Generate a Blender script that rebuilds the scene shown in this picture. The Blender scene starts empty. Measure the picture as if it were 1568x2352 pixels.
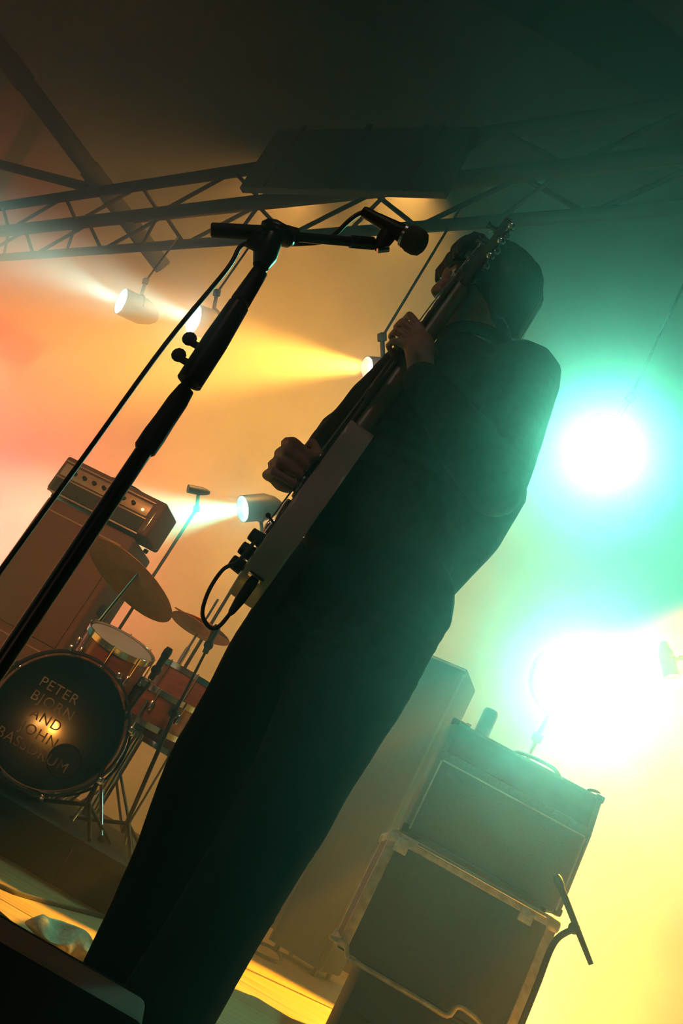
import bpy, bmesh, math, random
from mathutils import Vector, Matrix, noise
random.seed(7)
SC = bpy.context.scene
COL = SC.collection

# ------------------------------------------------------------------ camera
cam_data = bpy.data.cameras.new('camera')
cam_data.sensor_fit = 'VERTICAL'
cam_data.sensor_height = 36.0
cam_data.lens = 36.0 * 2100.0 / 2352.0
cam_data.clip_start = 0.02
cam = bpy.data.objects.new('camera', cam_data)
COL.objects.link(cam)
PITCH, ROLL = math.radians(19.8), math.radians(29.9)
fwd = Vector((0, math.cos(PITCH), math.sin(PITCH)))
up0 = Vector((0, -math.sin(PITCH), math.cos(PITCH)))
x0 = Vector((1, 0, 0))
cx = math.cos(ROLL) * x0 + math.sin(ROLL) * up0
cy = -math.sin(ROLL) * x0 + math.cos(ROLL) * up0
cam.matrix_world = Matrix(((cx.x, cy.x, -fwd.x, 0), (cx.y, cy.y, -fwd.y, 0), (cx.z, cy.z, -fwd.z, 0.45), (0, 0, 0, 1)))
SC.camera = cam

# ------------------------------------------------------------------ world, colour management
w = bpy.data.worlds.new('night')
w.use_nodes = True
w.node_tree.nodes['Background'].inputs[0].default_value = (0.02, 0.03, 0.02, 1)
w.node_tree.nodes['Background'].inputs[1].default_value = 0.02
SC.world = w
SC.view_settings.view_transform = 'Standard'
SC.view_settings.look = 'None'
SC.view_settings.gamma = 1.0
SC.view_settings.exposure = 0.0
SC.view_settings.use_curve_mapping = False
cyc = SC.cycles
cyc.use_denoising = True
cyc.max_bounces = 4
cyc.diffuse_bounces = 1
cyc.glossy_bounces = 2
cyc.volume_bounces = 0
cyc.sample_clamp_indirect = 4.0
HAZE = ((0.022, 0.1), (0.050, 0.92))      # (density, anisotropy): fine droplets, and larger ones that throw light forward

# stage lamps and added fill lamps: name, label, category group, position, beam direction, colour, watts, cone, lens radius, lens glow, housing length
CYAN = (0.13, 1.0, 0.62)
ICE = (0.45, 1.0, 0.85)
AMBER = (1.0, 0.42, 0.05)
YELLOW = (1.0, 0.74, 0.17)
RED = (1.0, 0.10, 0.10)
LAMPS = [
    # label, position, beam direction, colour, watts, cone in degrees, blend, lens radius, lens strength, held by
    ('large cyan blinder lamp blazing beside the shoulder of the guitarist', (1.126, 4.6, 3.244), (-0.02, -0.80, -0.70), CYAN, 360, 84, 1.0, 0.14, 70, 'roof'),
    ('large white-cyan blinder lamp blazing just above the combo amplifier', (1.526, 4.6, 1.941), (0.0, -0.95, -0.15), CYAN, 260, 84, 1.0, 0.17, 70, 'stand'),
    ('amber lamp burning beside the guitarist\'s raised left hand', (-0.266, 4.69, 2.995), (-0.79, -0.35, -0.62), AMBER, 16000, 36, 1.0, 0.06, 60, 'truss'),
    ('cyan lamp behind the vocal microphone stand', (-1.601, 6, 3.337), (-0.80, -0.55, -0.45), ICE, 2600, 40, 1.0, 0.10, 60, 'truss'),
    ('outermost cyan lamp below the truss, seen edge-on', (-2.372, 6.77, 3.518), (-0.88, -0.55, -0.35), ICE, 2600, 40, 1.0, 0.10, 60, 'truss'),
    ('low cyan lamp shining over the drum cymbal', (-0.617, 6.4, 2.408), (-0.72, -0.35, -0.68), CYAN, 12000, 40, 1.0, 0.09, 60, 'stand'),
    ('small dim amber lamp between the cymbal and the low cyan lamp', (-1.092, 6.8, 2.446), (-0.8, -0.3, -0.4), AMBER, 400, 30, 1.0, 0.03, 20, 'stand'),
    ('amber lamp at the far right throwing a beam at the floor', (1.971, 4.6, 2.255), (0.46, -0.2, -0.80), (1.0, 0.62, 0.09), 4000, 26, 0.8, 0.04, 40, 'roof'),
    ('red wash lamp on a stand beyond the left end of the drum riser', (-2.609, 5.7, 2.216), (-0.25, 0.9, -0.08), (1.0, 0.12, 0.14), 2300, 92, 1.0, 0.1, 30, 'stand'),
    ('amber floor spot hung over the right side, lighting the decking by the guitarist', (3.3, 6.0, 4.2), (-2.25, -2.5, -4.2), (1.0, 0.42, 0.01), 17000, 27, 0.4, 0.09, 30, 'roof'),
    ('added amber fill lamp hidden behind the left half of the truss panel', (-1.695, 6.3, 5.208), (-0.1, 0.75, -0.55), (1.0, 0.44, 0.09), 2000, 150, 1.0, 0.09, 20, 'boom'),  # unseen fill added to warm the canvas and haze on the left
    ('added amber fill lamp hidden behind the right half of the truss panel', (-0.822, 5.7, 5.272), (0.15, 0.75, -0.55), (1.0, 0.47, 0.09), 1900, 130, 1.0, 0.09, 20, 'boom'),  # second unseen fill, added to carry the amber further right
    ('added yellow fill lamp standing on the floor behind the flight case, lighting the back canvas', (1.9, 7.0, 0.22), (3.1, 2.9, 0.15), YELLOW, 7500, 92, 1.0, 0.09, 20, 'floor'),  # unseen uplight added for the yellow glow at lower right
    ('added red fill lamp standing on the floor behind the speaker cabinet, lighting the back canvas', (-2.2, 7.4, 0.22), (-2.1, 2.5, 1.9), RED, 4500, 64, 1.0, 0.09, 20, 'floor'),  # unseen uplight added to redden the left of the canvas
    ('added pale green fill lamp on a tall stand off to the right', (5.4, 5.6, 3.6), (-1.6, 4.3, 0.9), (0.20, 1.0, 0.66), 2200, 90, 1.0, 0.09, 20, 'stand'),  # unseen fill added to tint the right of the canvas mint
    ('pale front lamp high on the audience side', (-1.6, -0.9, 3.6), (0.35, 0.78, -0.50), (1.0, 0.66, 0.45), 24, 44, 1.0, 0.1, 20, 'roof'),
    ('added amber front fill lamp high on the audience side, aimed at the drum kit', (-2.2, -0.9, 3.4), (1.15, 5.6, -2.1), (1.0, 0.36, 0.10), 1000, 34, 1.0, 0.1, 20, 'roof'),  # unseen fill added to turn the kit and amp stack orange
    ('amber front lamp low at the stage edge, mirrored in the bass drum head', (-0.93, -0.9, 0.57), (0.39, 4.62, -0.15), (1.0, 0.36, 0.03), 70, 6, 0.5, 0.06, 30, 'stand'),
    ('smaller amber front lamp low at the stage edge', (-1.13, -0.9, 0.56), (0.5, 4.62, -0.15), (1.0, 0.36, 0.03), 10, 6, 0.5, 0.04, 30, 'stand'),
]

# ------------------------------------------------------------------ helpers
def mat(name, col, rough=0.6, metal=0.0, vary=0.25, scale=12.0, bump=0.0, spec=0.5, coord='Object', stretch=(1, 1, 1)):
    m = bpy.data.materials.new(name)
    m.use_nodes = True
    nt = m.node_tree
    b = nt.nodes['Principled BSDF']
    b.inputs['Roughness'].default_value = rough
    b.inputs['Metallic'].default_value = metal
    b.inputs['Specular IOR Level'].default_value = spec
    tc = nt.nodes.new('ShaderNodeTexCoord')
    mp = nt.nodes.new('ShaderNodeMapping')
    mp.inputs['Scale'].default_value = stretch
    nz = nt.nodes.new('ShaderNodeTexNoise')
    nz.inputs['Scale'].default_value = scale
    nz.inputs['Detail'].default_value = 4
    nt.links.new(tc.outputs[coord], mp.inputs[0])
    nt.links.new(mp.outputs[0], nz.inputs['Vector'])
    r = nt.nodes.new('ShaderNodeValToRGB')
    r.color_ramp.elements[0].position = 0.3
    r.color_ramp.elements[1].position = 0.7
    r.color_ramp.elements[0].color = tuple(c * (1 - vary) for c in col) + (1,)
    r.color_ramp.elements[1].color = tuple(min(1, c * (1 + vary)) for c in col) + (1,)
    nt.links.new(nz.outputs['Fac'], r.inputs[0])
    nt.links.new(r.outputs[0], b.inputs['Base Color'])
    if bump:
        bp = nt.nodes.new('ShaderNodeBump')
        bp.inputs['Strength'].default_value = bump
        bp.inputs['Distance'].default_value = 0.01
        nt.links.new(nz.outputs['Fac'], bp.inputs['Height'])
        nt.links.new(bp.outputs[0], b.inputs['Normal'])
    return m

def glow(name, col, strength):
    m = bpy.data.materials.new(name)
    m.use_nodes = True
    nt = m.node_tree
    nt.nodes.clear()
    o = nt.nodes.new('ShaderNodeOutputMaterial')
    e = nt.nodes.new('ShaderNodeEmission')
    e.inputs[0].default_value = tuple(col) + (1,)
    e.inputs[1].default_value = strength
    nt.links.new(e.outputs[0], o.inputs[0])
    return m

M = {}
M['black_metal'] = mat('black_metal', (0.012, 0.012, 0.013), 0.45, 0.3, spec=0.4)
M['stand_metal'] = mat('stand_metal', (0.010, 0.010, 0.010), 0.32, 0.2, spec=0.5)
M['chrome'] = mat('chrome', (0.75, 0.75, 0.76), 0.18, 1.0, vary=0.08)
M['alu'] = mat('scuffed_aluminium', (0.62, 0.58, 0.52), 0.42, 0.45, vary=0.3, scale=30)
M['dark_alu'] = mat('black_painted_truss_tube', (0.010, 0.010, 0.009), 0.9, 0.0, spec=0.15)
M['rubber'] = mat('rubber', (0.008, 0.008, 0.008), 0.6, spec=0.3)
M['shirt'] = mat('shirt_cotton', (0.024, 0.021, 0.015), 0.9, vary=0.3, scale=60, bump=0.15, spec=0.15)
M['trouser'] = mat('black_denim', (0.006, 0.006, 0.007), 0.9, vary=0.3, scale=90, bump=0.15, spec=0.1)
M['skin'] = mat('skin', (0.36, 0.20, 0.14), 0.5, vary=0.1, scale=30)
M['hair'] = mat('dark_hair', (0.012, 0.009, 0.007), 0.55, vary=0.4, scale=40, stretch=(1, 1, 0.15), bump=0.3, spec=0.3)
M['eye'] = mat('eye_white', (0.7, 0.68, 0.65), 0.2, vary=0.05)
M['iris'] = mat('iris', (0.03, 0.02, 0.015), 0.2)
M['shoe'] = mat('shoe_leather', (0.01, 0.01, 0.01), 0.4)
M['guitar_body'] = mat('pale_lacquer', (0.55, 0.45, 0.40), 0.3, vary=0.08, scale=4)
M['guitar_face'] = mat('dark_pickguard', (0.02, 0.02, 0.02), 0.25)
M['maple'] = mat('maple_neck', (0.16, 0.11, 0.05), 0.35, vary=0.25, scale=14, stretch=(6, 6, 0.6))
M['rosewood'] = mat('rosewood', (0.05, 0.025, 0.015), 0.5)
M['drum_black'] = mat('black_drumhead', (0.004, 0.004, 0.0035), 0.085, vary=0.2, spec=0.6)
M['drum_shell'] = mat('drum_wood_shell', (0.25, 0.08, 0.03), 0.25, vary=0.35, scale=8, stretch=(1, 1, 6))
M['drumhead'] = mat('coated_drumhead', (0.6, 0.58, 0.55), 0.6, vary=0.08)
M['brass'] = mat('cymbal_bronze', (0.80, 0.33, 0.05), 0.38, 0.3, vary=0.15, scale=30, stretch=(1, 1, 1))
M['lettering'] = mat('worn_print', (0.20, 0.18, 0.13), 0.7, vary=0.6, scale=25)
M['tolex'] = mat('black_tolex', (0.03, 0.03, 0.03), 0.7, vary=0.3, scale=120, bump=0.3)
M['amber_lit_tolex'] = mat('amber_lit_tolex', (0.17, 0.085, 0.045), 0.65, vary=0.2, scale=120, bump=0.3)  # black tolex with the amber stage light put into its colour
M['combo_tolex'] = mat('veil_lit_tolex', (0.16, 0.16, 0.13), 0.7, vary=0.2, scale=120, bump=0.3)  # lightened colour stands in for the lamp veil over the combo
M['combo_grille'] = mat('veil_lit_grille_cloth', (0.10, 0.11, 0.085), 0.9, vary=0.3, scale=200, bump=0.3)  # grille cloth, also lightened to carry the lamp veil
M['grille'] = mat('grille_cloth', (0.05, 0.05, 0.045), 0.9, vary=0.5, scale=200, bump=0.3)
M['towel'] = mat('pale_towel', (0.6, 0.55, 0.42), 0.95, vary=0.15, scale=60, bump=0.3)
M['panel'] = mat('control_panel', (0.12, 0.12, 0.11), 0.4, 0.5)
M['case'] = mat('flight_case_laminate', (0.022, 0.022, 0.020), 0.5, vary=0.3, scale=40, bump=0.1)
M['gold_panel'] = mat('pale_amp_panel', (0.5, 0.38, 0.30), 0.35, 0.3)
M['can'] = mat('dark_tin', (0.10, 0.04, 0.03), 0.3, 0.6)
M['deck'] = mat('stage_plywood', (0.34, 0.25, 0.13), 0.42, vary=0.35, scale=5, stretch=(0.5, 9, 1), bump=0.12)
M['riser'] = mat('riser_cloth', (0.012, 0.013, 0.012), 0.9, vary=0.4, scale=20, bump=0.2)
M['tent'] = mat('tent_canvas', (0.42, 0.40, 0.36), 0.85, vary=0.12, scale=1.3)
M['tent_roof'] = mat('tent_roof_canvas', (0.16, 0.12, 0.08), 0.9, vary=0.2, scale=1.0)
M['cable'] = mat('cable_rubber', (0.010, 0.010, 0.010), 0.4, spec=0.5)
M['lamp_can'] = mat('lamp_can_black', (0.02, 0.02, 0.02), 0.5, 0.4)
M['drape'] = mat('black_molton', (0.012, 0.011, 0.010), 0.95, vary=0.3, scale=3)

class B:
    """collects shapes in world (or the thing's own) coordinates for one mesh"""
    def __init__(s):
        s.bm = bmesh.new()
    def box(s, c, size, rot=None, bevel=0.0, seg=2):
        m = Matrix.Translation(Vector(c)) @ (rot.to_4x4() if rot is not None else Matrix()) @ Matrix.Diagonal(Vector(size).to_4d())
        r = bmesh.ops.create_cube(s.bm, size=1.0, matrix=m)
        if bevel:
            es = {e for v in r['verts'] for e in v.link_edges}
            bmesh.ops.bevel(s.bm, geom=list(es), offset=bevel, segments=seg, affect='EDGES', profile=0.5)
        return s
    def tube(s, pts, r, n=12, cap=True):
        pts = [Vector(p) for p in pts]
        rs = r if isinstance(r, (list, tuple)) else [r] * len(pts)
        t0 = (pts[1] - pts[0]).normalized()
        a = t0.orthogonal().normalized()
        rings = []
        for i, p in enumerate(pts):
            if i == 0: t = t0
            elif i == len(pts) - 1: t = (pts[-1] - pts[-2]).normalized()
            else: t = ((pts[i + 1] - p).normalized() + (p - pts[i - 1]).normalized()).normalized()
            a = (a - t * a.dot(t)).normalized()
            b = t.cross(a)
            rings.append([s.bm.verts.new(p + (a * math.cos(k * math.tau / n) + b * math.sin(k * math.tau / n)) * rs[i]) for k in range(n)])
        for q, w_ in zip(rings, rings[1:]):
            for k in range(n):
                s.bm.faces.new((q[k], q[(k + 1) % n], w_[(k + 1) % n], w_[k]))
        if cap:
            s.bm.faces.new(rings[0][::-1]); s.bm.faces.new(rings[-1])
        return s
    def cyl(s, p0, p1, r, n=16, r2=None):
        return s.tube([p0, p1], [r, r if r2 is None else r2], n)
    def lathe(s, profile, origin=(0, 0, 0), axis=(0, 0, 1), n=32, cap=True):
        """profile of (radius, height) along the axis"""
        ax = Vector(axis).normalized(); a = ax.orthogonal().normalized(); b = ax.cross(a); o = Vector(origin)
        rings = [[s.bm.verts.new(o + ax * h + (a * math.cos(k * math.tau / n) + b * math.sin(k * math.tau / n)) * max(r, 1e-4)) for k in range(n)] for r, h in profile]
        for q, w_ in zip(rings, rings[1:]):
            for k in range(n):
                s.bm.faces.new((q[k], q[(k + 1) % n], w_[(k + 1) % n], w_[k]))
        if cap:
            s.bm.faces.new(rings[0][::-1]); s.bm.faces.new(rings[-1])
        return s
    def ball(s, c, r, sub=2):
        r = Vector((r, r, r)) if isinstance(r, (int, float)) else Vector(r)
        bmesh.ops.create_icosphere(s.bm, subdivisions=sub, radius=1.0, matrix=Matrix.Translation(Vector(c)) @ Matrix.Diagonal(r.to_4d()))
        return s
    def prism(s, outline, origin, u, v, nrm, depth, bevel=0.0):
        """closed outline of (a, b) pairs in the plane u, v, extruded along nrm"""
        o, u, v, nrm = Vector(origin), Vector(u), Vector(v), Vector(nrm)
        lo = [s.bm.verts.new(o + u * a + v * b) for a, b in outline]
        hi = [s.bm.verts.new(o + u * a + v * b + nrm * depth) for a, b in outline]
        f0 = s.bm.faces.new(lo[::-1]); f1 = s.bm.faces.new(hi)
        k = len(lo)
        for i in range(k):
            s.bm.faces.new((lo[i], lo[(i + 1) % k], hi[(i + 1) % k], hi[i]))
        if bevel:
            es = list(set(f0.edges) | set(f1.edges))
            bmesh.ops.bevel(s.bm, geom=es, offset=bevel, segments=3, affect='EDGES', profile=0.5)
        return s

def spline(pts, n=8):
    """Catmull-Rom through the points"""
    P = [Vector(p) for p in pts]
    P = [P[0] * 2 - P[1]] + P + [P[-1] * 2 - P[-2]]
    out = []
    for i in range(1, len(P) - 2):
        for k in range(n):
            t = k / n
            out.append(0.5 * ((2 * P[i]) + (P[i + 1] - P[i - 1]) * t + (2 * P[i - 1] - 5 * P[i] + 4 * P[i + 1] - P[i + 2]) * t * t + (3 * P[i] - P[i - 1] - 3 * P[i + 1] + P[i + 2]) * t ** 3))
    out.append(P[-2])
    return out

WM = {}
def thing(name, label, cat, loc=(0, 0, 0), rotz=0.0, group=None, rot=None):
    o = bpy.data.objects.new(name, None)
    o.empty_display_size = 0.1
    COL.objects.link(o)
    R = rot.to_4x4() if rot is not None else Matrix.Rotation(rotz, 4, 'Z')
    o.matrix_world = Matrix.Translation(Vector(loc)) @ R
    WM[o] = Matrix.Translation(Vector(loc)) @ R
    tag(o, label, cat, group)
    return o
def tag(o, label, cat, group=None, kind=None):
    o['label'] = label
    if cat: o['category'] = cat
    if group: o['group'] = group
    if kind: o['kind'] = kind
    return o
def obj(name, b, m, parent=None, smooth=True, local=False, label=None, angle=40):
    """links the builder's shapes as ONE mesh; shapes are in world coordinates unless local"""
    bm = b.bm
    bmesh.ops.recalc_face_normals(bm, faces=bm.faces)
    root = parent
    while root is not None and root not in WM: root = root.parent
    if root is not None and not local:
        bmesh.ops.transform(bm, matrix=WM[root].inverted(), verts=bm.verts)
    me = bpy.data.meshes.new(name)
    bm.to_mesh(me); bm.free()
    me.materials.append(M[m] if isinstance(m, str) else m)
    if smooth:
        me.polygons.foreach_set('use_smooth', [True] * len(me.polygons))
        me.set_sharp_from_angle(angle=math.radians(angle))
    o = bpy.data.objects.new(name, me)
    COL.objects.link(o)
    if parent is not None: o.parent = parent
    if label: o['label'] = label
    return o
def struct(name, b, m, parent=None, **k):
    o = obj(name, b, m, parent, **k)
    if parent is None: o['kind'] = 'structure'
    return o
def rot_to(direction, upv=(0, 0, 1)):
    """rotation whose local +Z points along direction"""
    z = Vector(direction).normalized(); x = Vector(upv).cross(z)
    if x.length < 1e-4: x = Vector((1, 0, 0))
    x.normalize(); y = z.cross(x)
    return Matrix((x, y, z)).transposed()

# ------------------------------------------------------------------ the setting
fl = B().box((0, 4.2, -0.06), (18, 11.4, 0.06))
floor = struct('floor', fl, 'riser', smooth=False)
for i in range(-4, 5):
    for j in range(-1, 6):
        b = B().box((i * 2.0 + 0.5, j * 1.0 + 2.3, -0.015), (1.992, 0.992, 0.03), bevel=0.003, seg=1)
        p = obj('deck_panel', b, 'deck', floor, smooth=False)
struct('wall_back', B().box((0, 9.9, 5.9), (18, 0.05, 11.9)), 'tent', smooth=False)
struct('wall_left', B().box((-9, 4.2, 5.9), (0.05, 11.4, 11.9)), 'tent', smooth=False)
struct('wall_right', B().box((9, 4.2, 5.9), (0.05, 11.4, 11.9)), 'tent', smooth=False)
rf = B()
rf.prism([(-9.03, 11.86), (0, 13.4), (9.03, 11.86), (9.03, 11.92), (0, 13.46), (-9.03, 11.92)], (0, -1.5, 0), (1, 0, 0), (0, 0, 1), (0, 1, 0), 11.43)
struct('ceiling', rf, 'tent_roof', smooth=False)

def haze_box(label, y0, y1, factor):
    hz = bpy.data.materials.new('stage_haze')
    hz.use_nodes = True
    nt = hz.node_tree
    nt.nodes.clear()
    ho = nt.nodes.new('ShaderNodeOutputMaterial')
    ha = nt.nodes.new('ShaderNodeAddShader')
    for k, (den, g_) in enumerate(HAZE):
        hs = nt.nodes.new('ShaderNodeVolumeScatter')
        hs.inputs['Density'].default_value = den * factor
        hs.inputs['Anisotropy'].default_value = g_
        hs.inputs['Color'].default_value = (1, 1, 1, 1)
        nt.links.new(hs.outputs[0], ha.inputs[k])
    nt.links.new(ha.outputs[0], ho.inputs['Volume'])
    o = obj('haze', B().box((0, (y0 + y1) / 2, 5.9), (17.94, y1 - y0, 11.78)), hz, smooth=False)
    tag(o, label, None, kind='stuff')
haze_box('theatrical haze hanging over the stage from its front edge to the back canvas', 0.50, 9.86, 1.0)

# ------------------------------------------------------------------ lamps
# line of the overhead truss
tr_a, tr_b = Vector((1.9, 2.21, 0)), Vector((-5.45, 9.47, 0))
tdir = (tr_b - tr_a).normalized(); tside = Vector((tdir.y, -tdir.x, 0))
if tside.y < 0: tside = -tside
def stage_lamp(label, pos, d, col, watts, cone, blend, rad, glow_s, held):
    d = Vector(d).normalized()
    pos = Vector(pos)
    L = rad * 2.2 + 0.08
    t = thing('stage_lamp', label, 'lamp', pos, group='lamps hung around the stage', rot=rot_to(d))
    r = rad
    obj('can', B().lathe([(r * 1.12, 0.03), (r * 1.12, -0.02), (r * 1.12, -L * 0.55), (r * 0.8, -L * 0.85), (r * 0.45, -L), (r * 0.01, -L), (r * 0.01, -L + 0.01), (r * 0.42, -L + 0.01), (r * 0.76, -L * 0.84), (r * 1.06, -L * 0.55), (r * 1.06, 0.03), (r * 1.12, 0.03)], n=28, cap=False), 'lamp_can', t, local=True)
    obj('lens', B().lathe([(r * 1.05, -0.03), (r * 1.05, -0.02), (r * 0.7, -0.005), (r * 0.01, 0.0)], n=28), glow('lamp_lens_glow', [0.35 + 0.65 * c for c in col], glow_s), t, local=True)
    f = -1 if held in ('stand', 'floor') else 1
    yk = spline([(r * 1.14, 0, -L * 0.4), (r * 0.88, f * r * 0.8, -L * 0.4), (0, f * (r * 1.16 + 0.006), -L * 0.4), (-r * 0.88, f * r * 0.8, -L * 0.4), (-r * 1.14, 0, -L * 0.4)], 5)
    obj('yoke', B().tube(yk, 0.008, 8), 'lamp_can', t, local=True)
    obj('clamp', B().cyl((0, f * r * 1.12, -L * 0.4), (0, f * (r * 1.45 + 0.09), -L * 0.4), 0.014, 10).box((0, f * (r * 1.45 + 0.1), -L * 0.4), (0.05, 0.05, 0.04), bevel=0.006), 'lamp_can', t, local=True)
    top = WM[t] @ Vector((0, f * (r * 1.45 + 0.1), -L * 0.4))
    if held == 'stand':
        b_ = B().cyl((top.x, top.y, 0.012), top, 0.012, 10)
        for k in range(3):
            e_ = Vector((math.cos(k * math.tau / 3 + 0.3), math.sin(k * math.tau / 3 + 0.3), 0))
            b_.cyl((top.x, top.y, 0.35), Vector((top.x, top.y, 0.012)) + e_ * 0.28, 0.009, 8)
        obj('tripod', b_, 'lamp_can', t)
    elif held == 'floor':
        b_ = B()
        for sx in (-1, 1):
            b_.box((pos.x + sx * r * 1.3, pos.y, 0.006), (0.04, 0.26, 0.012)).cyl((pos.x + sx * r * 1.3, pos.y, 0.006), (pos.x + sx * r * 1.3, pos.y, pos.z), 0.008, 8)
        obj('floor_bracket', b_, 'lamp_can', t)
    elif held == 'boom':
        k_ = (Vector((top.x, top.y, 0)) - tr_a).dot(tdir)
        q = tr_a + tdir * k_ + tside * 0.34 + Vector((0, 0, 4.68))
        obj('boom_pipe', B().cyl(top, q, 0.016, 10), 'lamp_can', t)
    else:
        obj('drop_pipe', B().cyl(top - Vector((0, 0, 0.03)), (top.x, top.y, 4.30 if held == 'truss' else 12.6 - 0.171 * abs(top.x) + 0.75), 0.008, 10), 'lamp_can', t)
    ld = bpy.data.lights.new('lamp_light', 'SPOT')
    ld.energy = watts
    ld.color = col
    ld.spot_size = math.radians(cone)
    ld.spot_blend = blend
    ld.shadow_soft_size = 0.04
    lo = bpy.data.objects.new('lamp_light', ld)
    COL.objects.link(lo)
    lo.parent = t
    lo.location = (0, 0, 0.035)
    lo.rotation_euler = (math.pi, 0, 0)
    return t
for a in LAMPS:
    stage_lamp(*a)

# ------------------------------------------------------------------ overhead truss
truss = thing('lighting_truss', 'long dark lattice truss crossing overhead from right to far left', 'truss', tr_a + Vector((0, 0, 4.28)))
TL = (tr_b - tr_a).length
LINES = {'ft': (0.0, 4.68), 'fb': (0.0, 4.28), 'bb': (0.34, 4.28), 'bt': (0.34, 4.68)}
def tp(line, s_):
    off, z = LINES[line]
    return tr_a + tdir * s_ + tside * off + Vector((0, 0, z))
for k in LINES:
    obj('chord', B().cyl(tp(k, 0), tp(k, TL), 0.048 if k[0] == 'f' else 0.04, 14), 'dark_alu', truss)
step = 0.62
n = int(TL / step)
for i in range(n):
    s0, s1 = i * step, (i + 1) * step
    for u_, v_ in (('ft', 'fb'), ('bt', 'bb')):
        a_, b_ = (u_, v_) if i % 2 else (v_, u_)
        obj('diagonal_brace', B().cyl(tp(a_, s0), tp(b_, s1), 0.017, 8), 'dark_alu', truss)
    if i % 2 == 0:
        obj('diagonal_brace', B().cyl(tp('fb', s0), tp('bb', s1), 0.014, 8), 'dark_alu', truss)
# dark panel strapped along the front of the truss
pa, pb = Vector((-1.67, 5.45, 4.62)), Vector((-0.39, 4.50, 4.62))
pdir = (pb - pa); pdir.z = 0; PLn = pdir.length; pdir.normalize(); pout = Vector((pdir.y, -pdir.x, 0))
panel = thing('drape_panel', 'black cloth panel strapped along the middle of the truss', 'panel', pa)
obj('cloth', B().prism([(0.0, 0.0), (PLn, 0.02), (PLn + 0.06, -0.56), (0.04, -0.58)], pa + pout * 0.06, pdir, (0, 0, 1), pout, 0.06, bevel=0.012), 'drape', panel)
for f_ in (0.15, 0.5, 0.85):
    q = pa + pdir * PLn * f_
    obj('strap', B().box(q + Vector((0, 0, -0.27)) + pout * 0.125, (0.04, 0.012, 0.6), rot=Matrix.Rotation(math.atan2(pdir.y, pdir.x), 3, 'Z')), 'drape', panel)
# rafter of the tent
ra, rb = Vector((-4.428, 6.763, 4.95)), Vector((-2.835, 7.809, 4.6))
raf = thing('tent_rafter', 'thick dark roof rafter slanting down to the truss at the upper left', 'rafter', rb)
obj('beam', B().tube([ra + (ra - rb) * 1.9, rb + (rb - ra) * 0.1], 0.085, 14), 'dark_alu', raf)
for f_ in (0.05, 0.6):
    q = ra.lerp(rb, f_)
    dd = (rb - ra).normalized()
    obj('joint_sleeve', B().cyl(q - dd * 0.12, q + dd * 0.12, 0.098, 14), 'dark_alu', raf)
br = thing('tent_brace', 'thin dark brace running from the left edge to the roof rafter', 'brace', (-5, 8.275, 4.75))
obj('tube', B().cyl(Vector((-4.994, 8.251, 4.75)) + (Vector((-4.994, 8.251, 4.75)) - Vector((-3.519, 7.513, 4.7))) * 1.6, (-3.519, 7.513, 4.7), 0.045, 12), 'dark_alu', br)
obj('end_plate', B().ball((-3.528, 7.514, 4.7), 0.06), 'dark_alu', br)

# ------------------------------------------------------------------ drum riser and kit
RZ = 0.17
riser = thing('drum_riser', 'low black riser carrying the drum kit', 'riser', (-0.9, 4.6, 0))
obj('platform', B().box((-0.93, 4.28, RZ - 0.02), (2.34, 1.56, 0.04), bevel=0.004), 'riser', riser)
for k in range(5):
    obj('skirt_panel', B().box((-1.866 + k * 0.468, 3.53, (RZ - 0.04) / 2), (0.464, 0.02, RZ - 0.042), bevel=0.003), 'riser', riser)

bd_c = Vector((-0.545, 3.72, 0.471)); BR = 0.262
bd = thing('bass_drum', 'black bass drum with worn band lettering on its front head', 'drum', (bd_c.x, bd_c.y + 0.2, RZ))
ax = Vector((0.03, -1, 0.02)).normalized()
obj('shell', B().lathe([(BR - 0.012, 0.0), (BR - 0.005, 0.0), (BR - 0.005, -0.42), (BR - 0.012, -0.42)], bd_c - ax * 0.02, ax, 56), 'drum_shell', bd)
obj('front_head', B().lathe([(BR - 0.01, -0.01), (BR - 0.012, 0.0), (0.01, 0.004)], bd_c, ax, 56), 'drum_black', bd)
for s_ in (0, 1):
    o_ = bd_c - ax * (0.45 * s_ + 0.005)
    obj('hoop', B().lathe([(BR + 0.004, -0.02), (BR + 0.014, -0.02), (BR + 0.014, 0.02), (BR + 0.004, 0.02), (BR + 0.004, -0.02)], o_, ax, 56, cap=False), 'black_metal', bd)
au = ax.orthogonal().normalized(); zz = Vector((0, 0, 1)); av = (zz - ax * zz.dot(ax)).normalized(); au = av.cross(ax).normalized() * 1
for k in range(8):
    a_ = (k + 0.5) * math.tau / 8
    e = au * math.cos(a_) + av * math.sin(a_)
    q = bd_c + e * (BR + 0.02)
    t_ = obj('tension_rod', B().cyl(q + ax * 0.03, q - ax * 0.17, 0.0045, 8).box(q + ax * 0.015, (0.02, 0.02, 0.025), bevel=0.004), 'chrome', bd)
    obj('lug', B().box(q - ax * 0.16, (0.025, 0.05, 0.03), bevel=0.008), 'chrome', t_)
for sx in (-1, 1):
    q = bd_c - ax * 0.25 + au * sx * BR * 0.95 - av * 0.1
    fx = Vector((q.x + sx * 0.13, q.y - 0.14, RZ + 0.012))
    l_ = obj('leg', B().cyl(q, fx, 0.008, 10), 'chrome', bd)
    obj('rubber_foot', B().ball(fx, 0.014), 'rubber', l_)
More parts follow.
